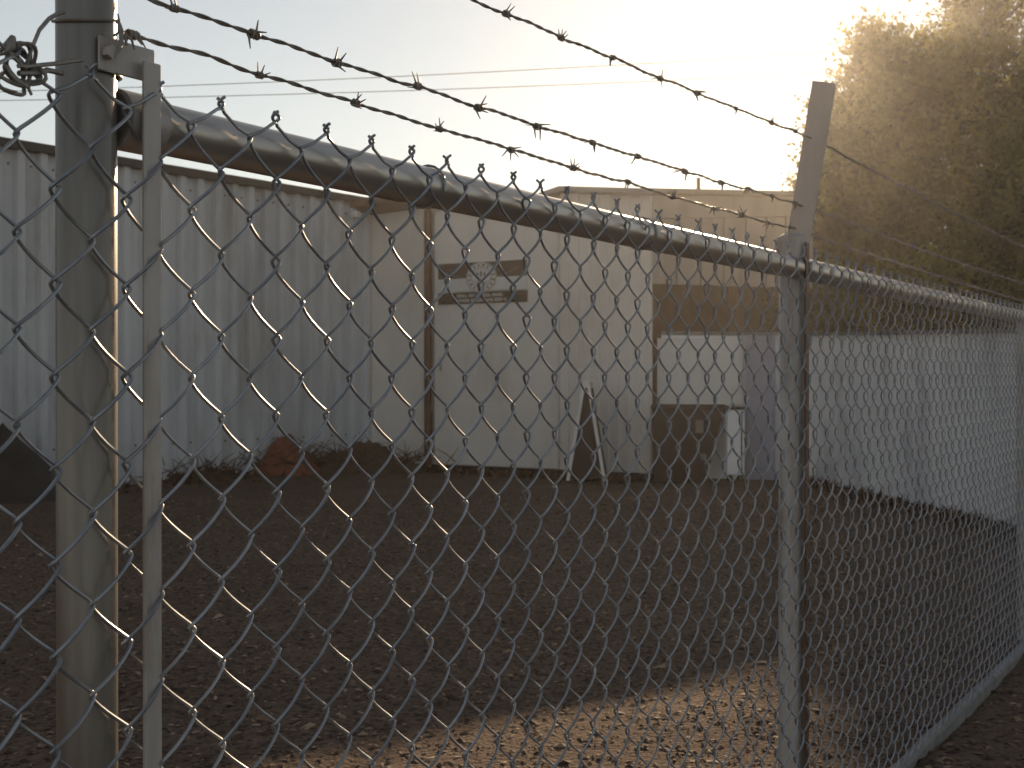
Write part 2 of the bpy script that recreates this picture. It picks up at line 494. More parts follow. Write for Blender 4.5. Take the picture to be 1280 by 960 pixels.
# ------------------------------------------------------------------ signboard on the cream wall
sa, sb = t2(550), t2(661)
sw = sb - sa
zt = h2(606, 327.5)
sgn = empty('wall_sign', B0 + d2 * (sa + sw / 2) + Vector((0, 0, zt - 0.42)) , math.atan2(d2.y, d2.x))
tag(sgn, 'white sign with dark bands and round emblem on the cream wall beside the downpipe', 'sign')
Y0 = -0.024
MB().bbox((-sw / 2, Y0 - 0.012, 0.125), (sw / 2, Y0, 0.42), 0.003).build('board', M['sign_white'], sgn)
bd = MB()
bd.box((-sw / 2 + 0.004, Y0 - 0.0155, 0.26), (sw / 2 - 0.004, Y0 - 0.0125, 0.418))
bd.build('dark_band', M['sign_dark'], sgn)
MB().bbox((-sw / 2, Y0 - 0.012, 0.0), (sw / 2, Y0, 0.115), 0.003).build('text_bar', M['sign_dark'], sgn)
def disc(mb, cx, cz, rx, rz, y0, y1, n=40):
    vs_ = []
    for y in (y0, y1):
        vs_ += [(cx + rx * math.cos(2 * math.pi * k / n), y, cz + rz * math.sin(2 * math.pi * k / n)) for k in range(n)]
    fs_ = [tuple(range(n)), tuple(range(2 * n - 1, n - 1, -1))] + [(k, n + k, n + (k + 1) % n, (k + 1) % n) for k in range(n)]
    mb.add(vs_, fs_)
def ring(mb, cx, cz, r0, r1, asp, y0, y1, a0=0, a1=360, n=40):
    vs_ = []; full = a1 - a0 >= 360
    for k in range(n + 1):
        a = R(a0 + (a1 - a0) * k / n)
        for (r, y) in ((r0, y0), (r1, y0), (r1, y1), (r0, y1)):
            vs_.append((cx + r * math.cos(a), y, cz + r * asp * math.sin(a)))
    fs_ = []
    for k in range(n):
        for j in range(4):
            j2 = (j + 1) % 4
            fs_.append((k * 4 + j, k * 4 + j2, (k + 1) * 4 + j2, (k + 1) * 4 + j))
    mb.add(vs_, fs_)
ec = 0.262
emb = MB(); disc(emb, 0, ec, 0.185, 0.158, Y0 - 0.019, Y0 - 0.0165); emb = emb.build('emblem', M['sign_white'], sgn)
er = MB()
yA, yB = Y0 - 0.0215, Y0 - 0.0195
ring(er, 0, ec, 0.172, 0.181, 0.855, yA, yB)
ring(er, 0, ec, 0.112, 0.120, 0.87, yA, yB)
for k in range(16):                         # lettering round the seal, too small to read
    a = 2 * math.pi * (k + 0.5) / 16
    cx, cz = 0.146 * math.cos(a), ec + 0.126 * math.sin(a)
    s = 0.012 if k % 3 else 0.018
    er.box((cx - s, yA, cz - 0.012), (cx + s, yB, cz + 0.012))
er.build('emblem_print', M['sign_mid'], emb)
ef = MB()                                   # abstract figure in the middle of the seal
for cx, cz, w, h in ((-0.045, 0.028, 0.016, 0.034), (0.0, 0.034, 0.018, 0.044), (0.045, 0.028, 0.016, 0.034), (0.0, -0.045, 0.05, 0.012)):
    ef.add([(cx - w, yA - 0.001, ec + cz), (cx, yA - 0.001, ec + cz - h), (cx + w, yA - 0.001, ec + cz), (cx, yA - 0.001, ec + cz + h)], [(0, 1, 2, 3)])
ring(ef, 0.0, ec - 0.01, 0.075, 0.083, 0.85, yA, yB, 200, 340, 20)
ef.build('emblem_figure', M['sign_mid'], emb)
sw_ = MB()
for s in (-1, 1):
    pts = [(s * (0.19 + 0.26 * q), Y0 - 0.0175, 0.268 + 0.085 * q ** 1.5 - (0.03 if s < 0 else 0) * q) for q in np.linspace(0, 1, 9)]
    for p, q in zip(pts, pts[1:]):
        sw_.add([(p[0], p[1], p[2] - 0.004), (q[0], q[1], q[2] - 0.004), (q[0], q[1], q[2] + 0.004), (p[0], p[1], p[2] + 0.004)],
                [(0, 1, 2, 3) if s > 0 else (3, 2, 1, 0)])
sw_.build('pinstripe', M['sign_mid'], sgn)
lt = MB()                                   # two rows of letters, unreadable at this size in the photograph
for row, z in ((0, 0.066), (1, 0.018)):
    x = -0.30
    for word in ((5, 3, 2, 4, 5) if row == 0 else (6, 2, 4, 3, 4, 1)):
        for _ in range(word):
            w = random.choice((0.018, 0.02, 0.022))
            st = 0.0055; y0, y1 = Y0 - 0.0145, Y0 - 0.0125; h = 0.031
            kind = random.randrange(4)
            lt.box((x, y0, z), (x + st, y1, z + h))
            if kind != 1: lt.box((x + w - st, y0, z), (x + w, y1, z + h))
            if kind in (0, 1): lt.box((x + st, y0, z), (x + w - st if kind == 0 else x + w, y1, z + st))
            if kind in (0, 2): lt.box((x + st, y0, z + h - st), (x + w - st, y1, z + h))
            if kind in (1, 3): lt.box((x + st, y0, z + h * 0.45), (x + w - st, y1, z + h * 0.45 + st))
            x += w + 0.0065
        x += 0.014
lt.build('lettering', M['sign_white'], sgn)

# ------------------------------------------------------------------ open shed behind
P0 = Vector((1.33, 12.92, 0)); P1 = Vector((3.62, 16.0, 0))
d3 = (P1 - P0).normalized(); L3 = (P1 - P0).length
b3 = empty('open_shed', P0, math.atan2(d3.y, d3.x))
tag(b3, 'open fronted shed with pale siding above a dark brown opening', 'shed')
def st3(t): return 2.76 + (3.16 - 2.76) * t / L3
def sb3(t): return 1.87 + (2.03 - 1.87) * t / L3
nb = 15
for k in range(nb):
    ta, tb_ = L3 * k / nb + 0.006, L3 * (k + 1) / nb - 0.006
    y0 = -0.02 if k % 2 else -0.035
    MB().add([(ta, y0, sb3(ta)), (tb_, y0, sb3(tb_)), (tb_, 0.02, sb3(tb_)), (ta, 0.02, sb3(ta)),
              (ta, y0, st3(ta) - 0.26), (tb_, y0, st3(tb_) - 0.26), (tb_, 0.02, st3(tb_) - 0.26), (ta, 0.02, st3(ta) - 0.26)],
             [(0,3,2,1),(4,5,6,7),(0,1,5,4),(1,2,6,5),(2,3,7,6),(3,0,4,7)]).build('siding_board', M['shed'], b3)
def slab(t0, t1, y0, y1, f0, f1, k=0.0):
    a, b = y0 * k, y1 * k
    return MB().add([(t0 + a, y0, f0(t0)), (t1 + a, y0, f0(t1)), (t1 + b, y1, f0(t1)), (t0 + b, y1, f0(t0)),
                     (t0 + a, y0, f1(t0)), (t1 + a, y0, f1(t1)), (t1 + b, y1, f1(t1)), (t0 + b, y1, f1(t0))],
                    [(0,3,2,1),(4,5,6,7),(0,1,5,4),(1,2,6,5),(2,3,7,6),(3,0,4,7)])
slab(0, L3, -0.045, 0.03, lambda t: st3(t) - 0.255, lambda t: st3(t) - 0.03).build('fascia', M['shed'], b3)
slab(-0.05, L3 + 0.06, -0.10, 1.60, lambda t: st3(t) - 0.028, lambda t: st3(t) + 0.02, 1.36).build('roof', M['roof'], b3)
slab(0.0, L3, 0.022, 0.10, lambda t: sb3(t) + 0.01, lambda t: st3(t) - 0.26).build('header_beam', M['shed_in'], b3)
slab(0.0, L3, 1.42, 1.50, lambda t: 0.0, lambda t: st3(t) - 0.03, 1.36).build('back_wall', M['shed_in'], b3)
slab(L3 - 0.10, L3 - 0.002, 0.115, 1.415, lambda t: 0.0, lambda t: st3(t) - 0.03, 1.36).build('side_wall', M['shed_in'], b3)
slab(0.0, 0.08, 0.12, 1.415, lambda t: 0.0, lambda t: st3(t) - 0.03, 1.36).build('side_wall', M['shed_in'], b3)
for t in (0.12, L3 * 0.5, L3 - 0.16):
    MB().bbox((t, 0.03, 0), (t + 0.09, 0.115, 2.3 if t < 1 else 2.0), 0.006).build('post', M['shed_in'], b3)
MB().tube([(1.02, 0.0, st3(1.02)), (1.02, 0.0, st3(1.02) + 0.16)], 0.02, 8).build('roof_vent', M['brown'], b3)

# ------------------------------------------------------------------ low white yard wall
wp = [Vector((1.42, 12.55, 0)), Vector((2.77, 12.25, 0)), Vector((3.22, 8.3, 0)), Vector((3.42, 6.75, 0))]
hw = [1.36, 1.335, 1.215, 1.19]
wall = empty('yard_wall', wp[1])
tag(wall, 'low white yard wall with a thin grey coping, behind the fence', 'wall')
def wall_seg(a, b_, ha, hb, name, mat, th=0.14, z0=None, off=0.0):
    a = a - wp[1]; b_ = b_ - wp[1]
    d = (b_ - a).normalized(); nn = Vector((-d.y, d.x, 0)) * th
    o0 = Vector((-d.y, d.x, 0)) * off
    za = 0 if z0 is None else z0[0]; zb = 0 if z0 is None else z0[1]
    a = a + o0; b_ = b_ + o0
    vs_ = [a + Vector((0, 0, za)), b_ + Vector((0, 0, zb)), b_ + nn + Vector((0, 0, zb)), a + nn + Vector((0, 0, za)),
           a + Vector((0, 0, ha)), b_ + Vector((0, 0, hb)), b_ + nn + Vector((0, 0, hb)), a + nn + Vector((0, 0, ha))]
    return MB().add(vs_, [(0,3,2,1),(4,5,6,7),(0,1,5,4),(1,2,6,5),(2,3,7,6),(3,0,4,7)]).build(name, mat, wall)
segs = [(wp[0], wp[1], hw[0], hw[1], 1)]
NP = 6
for k in range(NP):
    a = wp[1].lerp(wp[3], k / NP); b_ = wp[1].lerp(wp[3], (k + 1) / NP)
    ha = hw[1] + (hw[3] - hw[1]) * k / NP; hb = hw[1] + (hw[3] - hw[1]) * (k + 1) / NP
    dd = (b_ - a).normalized()
    segs.append((a + dd * 0.004, b_ - dd * 0.004, ha, hb, 0))
for (a, b_, ha, hb, q) in segs:
    wall_seg(a, b_, ha, hb, 'wall_panel', M['white_wall'])
wall_seg(wp[0], wp[1], hw[0] + 0.03, hw[1] + 0.03, 'coping', M['concrete'], 0.2, (hw[0] + 0.002, hw[1] + 0.002), -0.03)
wall_seg(wp[1], wp[3], hw[1] + 0.03, hw[3] + 0.03, 'coping', M['concrete'], 0.2, (hw[1] + 0.002, hw[3] + 0.002), -0.03)
def on_w0(x, off=0.0):
    u = (x - 640) / F
    d = wp[1] - wp[0]
    t = (u * wp[0].y - wp[0].x) / (d.x - u * d.y)
    return wp[0] + d * t
pa, pb = on_w0(822), on_w0(929)
wall_seg(pa, pb, 1.325, 1.325, 'light_panel', M['sign_white'], 0.025, (0.70, 0.70), -0.028)
pa, pb = on_w0(933), on_w0(969)
wall_seg(pa, pb, 1.34, 1.34, 'pillar', M['slate'], 0.09, (0.0, 0.0), -0.10)

# ------------------------------------------------------------------ waste bin, cabinet, sandwich board
c0 = gp(815, 601); c1 = gp(908, 601)
bw = (c1 - c0).length
bin_ = empty('waste_bin', (c0.x + bw / 2, c0.y, 0), R(-4))
tag(bin_, 'dark brown open bin narrowing to its foot, against the white yard wall', 'bin')
hb_ = 0.70
def frustum(x0, x1, x0t, x1t, y0, y1, y0t, y1t, z0, z1):
    return MB().add([(x0,y0,z0),(x1,y0,z0),(x1,y1,z0),(x0,y1,z0),(x0t,y0t,z1),(x1t,y0t,z1),(x1t,y1t,z1),(x0t,y1t,z1)],
                    [(0,3,2,1),(4,5,6,7),(0,1,5,4),(1,2,6,5),(2,3,7,6),(3,0,4,7)])
frustum(-bw/2 + 0.02, bw/2 - 0.19, -bw/2 + 0.01, bw/2 - 0.02, 0.04, 0.34, 0.0, 0.38, -0.01, hb_ - 0.04).build('body', M['darkbrown'], bin_)
MB().bbox((-bw/2, -0.02, hb_ - 0.05), (bw/2, 0.40, hb_), 0.012).build('rim', M['darkbrown'], bin_)
MB().box((0.06, 0.006, 0.44), (0.13, 0.02, 0.56)).build('sticker', M['sign_mid'], bin_)
MB().box((0.11, 0.022, 0.19), (0.16, 0.036, 0.25)).build('sticker', M['sign_mid'], bin_)

q0 = gp(909, 602); q1 = gp(931, 602)
cab = empty('utility_cabinet', (q0.x, q0.y, 0), 0)
tag(cab, 'slim pale cabinet with a dark top edge between the bin and the blue grey pillar', 'cabinet')
qw = (q1 - q0).length
MB().bbox((0, 0, 0.06), (qw, 0.18, 0.655), 0.006).build('body', M['white_wall'], cab)
MB().bbox((-0.02, -0.015, 0.657), (qw + 0.01, 0.19, 0.685), 0.005).build('lid', M['darkbrown'], cab)
MB().box((qw - 0.035, -0.004, 0.08), (qw - 0.022, 0.0, 0.64)).build('seam', M['darkbrown'], cab)
for x in (0.02, qw - 0.05):
    MB().box((x, 0.02, 0), (x + 0.03, 0.16, 0.06)).build('foot', M['darkbrown'], cab)

sbp = gp(735, 601)
sbd = empty('sandwich_board', (sbp.x, sbp.y, 0), R(83))
tag(sbd, 'folding sandwich board with dark faces and white edges standing before the ribbed panel', 'sign')
hB = 0.90
for s in (-1, 1):
    # board leaf: local X is its width, leaning along local Y
    foot, head = 0.165, 0.018
    leaf = MB()
    def pt(x, q, th): return (x, s * (foot + (head - foot) * q) + s * th, 0.02 + (hB - 0.02) * q)
    leaf.add([pt(-0.24, 0.04, -0.006), pt(0.24, 0.04, -0.006), pt(0.24, 0.95, -0.006), pt(-0.24, 0.95, -0.006),
              pt(-0.24, 0.04, 0.006), pt(0.24, 0.04, 0.006), pt(0.24, 0.95, 0.006), pt(-0.24, 0.95, 0.006)],
             [(0,3,2,1),(4,5,6,7),(0,1,5,4),(1,2,6,5),(2,3,7,6),(3,0,4,7)])
    lf = leaf.build('leaf', M['darkbrown'], sbd)
    for x in (-0.255, 0.255):
        fr = MB()
        fr.add([pt(x - 0.016, 0, -0.014), pt(x + 0.016, 0, -0.014), pt(x + 0.016, 1, -0.014), pt(x - 0.016, 1, -0.014),
                pt(x - 0.016, 0, 0.014), pt(x + 0.016, 0, 0.014), pt(x + 0.016, 1, 0.014), pt(x - 0.016, 1, 0.014)],
               [(0,3,2,1),(4,5,6,7),(0,1,5,4),(1,2,6,5),(2,3,7,6),(3,0,4,7)])
        fr.build('edge_bar', M['edge_white'], lf)
for x in (-0.22, 0.22):
    MB().add([(x, -0.155, 0.04), (x, 0.155, 0.04), (x, 0.006, 0.86), (x, -0.006, 0.86),
              (x + 0.008, -0.155, 0.04), (x + 0.008, 0.155, 0.04), (x + 0.008, 0.006, 0.86), (x + 0.008, -0.006, 0.86)],
             [(0,3,2,1),(4,5,6,7),(0,1,5,4),(1,2,6,5),(2,3,7,6),(3,0,4,7)]).build('side_panel', M['darkbrown'], sbd)
MB().tube([(-0.272, 0, hB), (0.272, 0, hB)], 0.028, 12).build('hinge_rail', M['edge_white'], sbd, True)

# ------------------------------------------------------------------ tarpaulin heap and brush at the wall foot
def heap(name, c, rx, ry, h, mat, n=28, seed=0, peak=1.0, rough=0.25):
    mb = MB(); vs_ = []; fs_ = []
    for j in range(n + 1):
        for i in range(n + 1):
            x = -1 + 2 * i / n; y = -1 + 2 * j / n
            r = max(math.hypot(x, y), abs(x) * 0.98, abs(y) * 0.98)
            k = max(0.0, 1 - r ** peak)
            nz_ = noise.noise(Vector((x * 3 + seed, y * 3, seed * 1.7))) * 0.5 + noise.noise(Vector((x * 9, y * 9 + seed, 3))) * 0.25
            z = h * k * (1 + rough * 2 * nz_) - (0.05 if k <= 0 else 0)
            vs_.append((x * rx, y * ry, z))
    for j in range(n):
        for i in range(n):
            a = j * (n + 1) + i
            fs_.append((a, a + 1, a + n + 2, a + n + 1))
    o = mb.add(vs_, fs_).build(name, mat, None, True)
    o.location = c
    return o
c = gp(14, 622)
tp_ = heap('tarpaulin_heap', (c.x - 0.05, c.y - 0.05, 0), 0.62, 0.42, 0.60, M['tarp'], seed=3, peak=1.0, rough=0.05)
tag(tp_, 'peaked dark tarpaulin heap at the foot of the white corrugated wall', 'heap')

def wallfoot(x, y):
    return gp(x, y)
def twigs(name, c, sx, sy, n, h, mat, seed, parent=None, lean=0.5):
    r = random.Random(seed); mb = MB()
    for _ in range(n):
        p = Vector((r.gauss(0, sx * 0.45), r.gauss(0, sy * 0.45), 0))
        an = r.uniform(0, 2 * math.pi); ln = h * r.uniform(0.5, 1.5); el = r.uniform(0.05, lean)
        d = Vector((math.cos(an) * math.cos(el), math.sin(an) * math.cos(el), math.sin(el)))
        q = p + d * ln * 0.5 + Vector((r.uniform(-.03, .03), r.uniform(-.03, .03), r.uniform(0, .03)))
        e = p + d * ln
        mb.tube([p, q, e], [0.006, 0.005, 0.002], 4, False)
    o = mb.build(name, mat, parent)
    if parent is None: o.location = c
    return o
for (nm, x, y, rx, ry, h, mt, lab, sd) in (
        ('brush_heap', 358, 592, 0.42, 0.30, 0.30, 'mulch_red', 'rounded red brown heap of dead brush at the corrugated wall', 5),
        ('leaf_heap', 455, 589, 0.62, 0.36, 0.26, 'mulch', 'dark heap of dead leaves and twigs in the corner by the downpipe', 9),
        ('twig_heap', 248, 600, 0.55, 0.2, 0.10, 'mulch', 'thin pile of reddish twigs along the corrugated wall', 12)):
    c = gp(x, y)
    e = empty(nm, c, R(50) if nm != 'leaf_heap' else R(10))
    tag(e, lab, 'heap')
    hp = heap('mound', (0, 0, 0), rx, ry, h, M[mt], seed=sd, peak=1.6, rough=0.5); hp.parent = e
    tw = twigs('twigs', None, rx * 1.3, ry * 1.2, 130, 0.26, M['twig'], sd, e, 0.9)
    tw.location.z = h * 0.35; tw['kind'] = 'stuff'
# dry weeds and leaf litter all along the foot of the walls
lit = MB(); rr = random.Random(21)
for _ in range(4200):
    s = rr.uniform(0, L1); off = -abs(rr.gauss(0, 0.28)) - 0.02
    nrm = Vector((-d1.y, d1.x, 0))
    p = S0 + d1 * s + nrm * off
    if rr.random() < 0.35:
        t = rr.uniform(0.0, L2 - 0.1); n2_ = Vector((-d2.y, d2.x, 0))
        p = B0 + d2 * t + n2_ * (-abs(rr.gauss(0, 0.16)) - 0.03)
    elif rr.random() < 0.6:
        q = rr.random(); dw = (wp[3] - wp[1]).normalized()
        p = wp[1].lerp(wp[3], q) + Vector((dw.y, -dw.x, 0)) * (abs(rr.gauss(0, 0.14)) + 0.03)
    an = rr.uniform(0, 6.28); ln = rr.uniform(0.03, 0.12); el = rr.uniform(0, 0.9)
    dv = Vector((math.cos(an) * math.cos(el), math.sin(an) * math.cos(el), math.sin(el))) * ln
    sd = Vector((-math.sin(an), math.cos(an), 0)) * rr.uniform(0.006, 0.02)
    p.z = gz(p.x, p.y) + 0.004
    lit.add([p - sd, p + sd, p + dv + sd * 0.3, p + dv - sd * 0.3], [(0, 1, 2, 3)])
o = lit.build('leaf_litter', M['twig'])
tag(o, 'dry leaf litter and weeds scattered along the foot of the buildings', 'litter', kind='stuff')

# ------------------------------------------------------------------ chips and stones on the ground
def chips():
    n = 46000
    px = rng.uniform(-3.0, 3.4, n); py = 2.6 + (rng.random(n) ** 2.0) * 8.0
    V = []; Fc = []
    base = np.array([(-1, -0.5, 0), (1, -0.45, 0), (0.9, 0.5, 0), (-0.8, 0.55, 0), (0.05, 0, 0.55)])
    for k in range(n):
        s = 0.004 + 0.011 * rng.random() ** 2.0
        if rng.random() < 0.05: s *= 1.8
        a = rng.random() * 6.283; ca, sa_ = math.cos(a), math.sin(a)
        tl = (rng.random() - 0.5) * 0.7
        q = base * (s, s * (0.4 + 0.8 * rng.random()), s * (0.25 + 0.9 * rng.random() ** 2))
        q[:, 2] += q[:, 0] * tl
        x = q[:, 0] * ca - q[:, 1] * sa_ + px[k]; y = q[:, 0] * sa_ + q[:, 1] * ca + py[k]
        z = q[:, 2] + gz(px[k], py[k]) + 0.002
        n0 = len(V)
        V.extend(zip(x, y, z))
        Fc += [(n0, n0 + 1, n0 + 4), (n0 + 1, n0 + 2, n0 + 4), (n0 + 2, n0 + 3, n0 + 4), (n0 + 3, n0, n0 + 4)]
    me = bpy.data.meshes.new('ground_chips'); me.from_pydata(V, [], Fc); me.materials.append(M['chip'])
    return link('ground_chips', me)
tag(chips(), 'loose wood chips and small stones strewn over the dirt yard', 'gravel', kind='stuff')

# ------------------------------------------------------------------ trees
def tree(x, y, h, r, seed, n_sprigs, leafmat, label, base=0.5, leafsz=0.09, lean=0.0):
    rs = np.random.default_rng(seed); rd = random.Random(seed)
    t = empty('tree', (x, y, 0), 0)
    tag(t, label, 'tree', 'trees behind the yard')
    trunk = MB()
    trunk.tube([(0, 0, -0.1), (0.03, 0.02, h * 0.25), (-0.04, 0.05, h * 0.55), (0.03, 0, h * 0.9)], [0.17, 0.13, 0.09, 0.02], 10)
    limb_ends = []
    for k in range(16):
        z = h * rd.uniform(0.18, 0.85); an = rd.uniform(0, 6.28); ln = r * rd.uniform(0.5, 0.95) * (1.1 - 0.6 * z / h)
        p = Vector((0, 0, z)); e = p + Vector((math.cos(an) * ln, math.sin(an) * ln, ln * rd.uniform(0.25, 0.8)))
        mid = p.lerp(e, 0.5) + Vector((0, 0, -0.06))
        trunk.tube([p, mid, e], [0.05, 0.035, 0.012], 6)
    trunk.build('trunk', M['bark'], t, True)
    # clumps fill the crown; sprigs of leaves spring from the clumps
    ncl = 64
    C = []; RC = []
    for _ in range(ncl):
        q = rd.random()
        z = h * (base * 0.25 + (1 - base * 0.25) * q)
        wid = r * (0.95 - 0.72 * max(0, q - 0.35) / 0.65) * (0.75 if q < 0.12 else 1)
        an = rd.uniform(0, 6.28); rad = wid * math.sqrt(rd.random())
        C.append((math.cos(an) * rad, math.sin(an) * rad, z)); RC.append(r * rd.uniform(0.20, 0.46) * (1.1 - 0.5 * q))
    C = np.array(C); RC = np.array(RC)
    ci = rs.integers(0, ncl, n_sprigs)
    dirs = rs.normal(size=(n_sprigs, 3)); dirs /= np.linalg.norm(dirs, axis=1)[:, None]
    rad = RC[ci] * (0.3 + 0.8 * rs.random(n_sprigs) ** 0.6)
    org = C[ci] + dirs * rad[:, None]
    org[:, 2] = np.maximum(org[:, 2], 0.15)
    sd = dirs * 0.7 + rs.normal(size=(n_sprigs, 3)) * 0.35 + np.array([0, 0, 0.45])
    sd /= np.linalg.norm(sd, axis=1)[:, None]
    NL = 9
    ln = rs.uniform(0.18, 0.42, n_sprigs) * np.where(rs.random(n_sprigs) < 0.15, 2.0, 1.0)
    tt = np.linspace(0.05, 1, NL)
    P = org[:, None, :] + sd[:, None, :] * (ln[:, None] * tt[None, :])[:, :, None]
    P = P + rs.normal(size=P.shape) * 0.025
    P = P.reshape(-1, 3)
    n = len(P)
    ld = np.repeat(sd, NL, axis=0) * 0.6 + rs.normal(size=(n, 3)) * 0.6
    ld /= np.linalg.norm(ld, axis=1)[:, None]
    sdv = np.cross(ld, rs.normal(size=(n, 3))); sdv /= (np.linalg.norm(sdv, axis=1)[:, None] + 1e-9)
    s = leafsz * rs.uniform(0.6, 1.25, n)[:, None]
    v = np.stack([P, P + ld * s * 0.5 + sdv * s * 0.28, P + ld * s, P + ld * s * 0.5 - sdv * s * 0.28], axis=1).reshape(-1, 3)
    me = bpy.data.meshes.new('crown')
    me.vertices.add(len(v)); me.vertices.foreach_set('co', v.astype(np.float32).ravel())
    me.loops.add(4 * n); me.loops.foreach_set('vertex_index', np.arange(4 * n, dtype=np.int32))
    me.polygons.add(n); me.polygons.foreach_set('loop_start', np.arange(0, 4 * n, 4, dtype=np.int32))
    me.update(calc_edges=True)
    me.materials.append(leafmat)
    link('crown', me, t)
    return t
tree(6.7, 18.4, 7.2, 1.35, 31, 4200, M['leaf'], 'tall narrow dark green tree between the slim tree and the one beyond the wall')
tree(5.15, 18.9, 5.8, 0.6, 32, 1500, M['leaf2'], 'slim yellow green tree with a thin pointed top behind the bushy tree')
tree(5.0, 17.2, 5.0, 1.28, 33, 8500, M['leaf2'], 'bushy tree with a ragged edge standing closest to the open shed')
tree(8.0, 17.6, 7.2, 1.45, 34, 2900, M['leaf'], 'tall loose tree with gaps in its crown above the end of the yard wall')
tree(6.9, 15.4, 5.0, 1.6, 35, 10000, M['leaf'], 'broad dark bushy tree close behind the white yard wall')
tree(4.48, 17.7, 4.5, 0.8, 37, 4200, M['leaf'], 'small dense shrub squeezed between the open shed and the bushy tree')
tree(10.2, 16.5, 6.8, 2.2, 36, 7000, M['leaf'], 'broad dark tree standing apart beyond the end of the yard wall')

# ------------------------------------------------------------------ overhead cables
for k, (xa, ya, xb, yb) in enumerate(((0, 119, 1060, 64), (0, 130, 1060, 90))):
    D = 26.0
    a = at(xa, ya, D); b_ = at(xb, yb, D)
    d = (b_ - a)
    p0 = a + d * ((-15 - a.x) / d.x)
    p1 = a + d * ((15 - a.x) / d.x)
    pts = []
    for q in np.linspace(0, 1, 40):
        p = p0.lerp(p1, q); p.z -= 0.25 * (1 - (2 * q - 1) ** 2) - 0.2
        pts.append(p)
    o = MB().tube(pts, 0.0075, 6).build('overhead_cable', M['cable'])
    tag(o, ('upper thin overhead cable crossing the sky behind the barbed wire',
            'lower thin overhead cable crossing the sky behind the barbed wire')[k], 'cable')
    if k == 0: tops = [p0, p1]
    else: lows = [p0, p1]
for q, lab in ((0, 'wooden utility pole beyond the corrugated building'), (1, 'wooden utility pole beyond the trees')):
    x_, y_ = tops[q].x, tops[q].y
    up_ = empty('utility_pole', (x_, y_, 0))
    tag(up_, lab, 'pole', 'utility poles carrying the cables')
    MB().tube([(0, 0.14, -0.1), (0, 0.14, 4), (0, 0.14, tops[q].z + 0.5)], [0.14, 0.12, 0.09], 12).build('shaft', M['bark'], up_, True)
    for p in (tops[q], lows[q]):
        zz = p.z + 0.2
        MB().bbox((-0.5, 0.0, zz - 0.16), (0.5, 0.08, zz - 0.06), 0.01).build('crossarm', M['bark'], up_)
        MB().lathe([(0.03, zz - 0.06), (0.045, zz - 0.03), (0.02, zz + 0.01)], 10).build('insulator', M['cable'], up_, True)

# ------------------------------------------------------------------ chain link fence
DV = Vector((0.512, 0.859, 0)).normalized()
FO = Vector((0.005, 1.605, 0))
fence = empty('chain_link_fence', FO, math.atan2(DV.y, DV.x))
tag(fence, 'galvanised chain link fence with round posts, top rail and three barbed wire strands', 'fence')
def s_for(x, yl=0.0):
    u = (x - 640) / F
    return (u * (FO.y + DV.x * yl) - FO.x + DV.y * yl) / (DV.x - DV.y * u)
def depth(s, yl=0.0): return FO.y + DV.y * s + DV.x * yl
def hgt(y, s, yl=0.0): return CAMH - (y - 472) / F * depth(s, yl)

V = 0.072; W = 0.072
SA = -0.513                              # a column of tips
ZA = 1.1335                              # first full knuckle height on tip columns
RW = 0.0016
def woven(kind, seed, nper=15):
    """one zigzag wire of the fabric, spanning half a diamond; local origin at its left column"""
    r = random.Random(seed)
    hw_ = W / 4 + 0.0024; D = 0.0062
    pts = []
    # phase 0 = left bend; '/' in front for phase 0..0.5, '\' behind for 0.5..1
    top = ZA - (0.0 if kind == 1 else V / 2)     # height of the topmost left bend carried by the zigzag
    z_left_bottom = top - V * nper
    steps = [0.0, 0.022, 0.05, 0.09, 0.16, 0.25, 0.34, 0.41, 0.45, 0.478]
    steps = steps + [0.5 + q for q in steps]
    jit = [(r.gauss(0, 0.0005), r.gauss(0, 0.0005)) for _ in range(nper * 2 + 8)]
    tot = nper + (0.5 if kind == 1 else 1.0)
    ph = 0.0; seq = []
    for p in range(nper + 2):
        for q in steps:
            if p + q <= tot + 1e-6: seq.append(p + q)
    for ph in seq:
        q = ph % 1.0
        x = hw_ * math.asin(0.985 * math.sin(2 * math.pi * (q - 0.25))) / math.asin(0.985)
        sn = math.sin(2 * math.pi * q)
        y = -D * math.copysign(abs(sn) ** 0.75, sn)
        j = jit[int(ph * 2)]
        pts.append(Vector((W / 4 + x + j[0], y + j[1], z_left_bottom + V * ph)))
    # end twist at the tip column
    if kind == 1:   # tip on the left: from the right bend up the back to the left
        tx = 0.0; ph0 = 0.0
        pts += [Vector((W * 0.36, 0.004, ZA + V * 0.5 + 0.006)), Vector((W * 0.12, 0.0045, ZA + 0.053))]
    else:           # tip on the right: already rose to the left bend at ZA+V/2, go up the front
        tx = W / 2; ph0 = math.pi
        pts += [Vector((W * 0.14, -0.0045, ZA + V * 0.5 + 0.006)), Vector((W * 0.38, -0.0045, ZA + 0.053))]
    for k in range(9):
        a = ph0 + math.pi * 1.6 * k / 8
        rad = 0.0021 + (0.0007 * max(0, k - 6))
        pts.append(Vector((tx + rad * math.cos(a), rad * math.sin(a), ZA + 0.0545 + 0.0013 * k)))
    mb = MB(); mb.tube(pts, RW, 6)
    return mb.mesh('woven_wire', M['wire'], True)
WV = {k: [woven(k, 100 * k + s) for s in range(6)] for k in (1, 2)}
m0 = -19; m1 = 74
for m in range(m0, m1):
    sA = SA + W * m
    for kind in (1, 2):
        o = link('woven_wire', random.choice(WV[kind]), fence)
        # kind 1: tip column at its left; kind 2: tip column at its right
        s = sA if kind == 1 else sA - W / 2
        o.location = (s + random.gauss(0, 0.0004), random.gauss(0, 0.0004) + 0.003 * math.sin(s * 4.0), 0.002 * math.sin(s * 2.3) + (0 if kind == 1 else 0))
        o.rotation_euler = (random.gauss(0, 0.0012), random.gauss(0, 0.0003), 0)
s_lo = SA + W * m0; s_hi = SA + W * m1

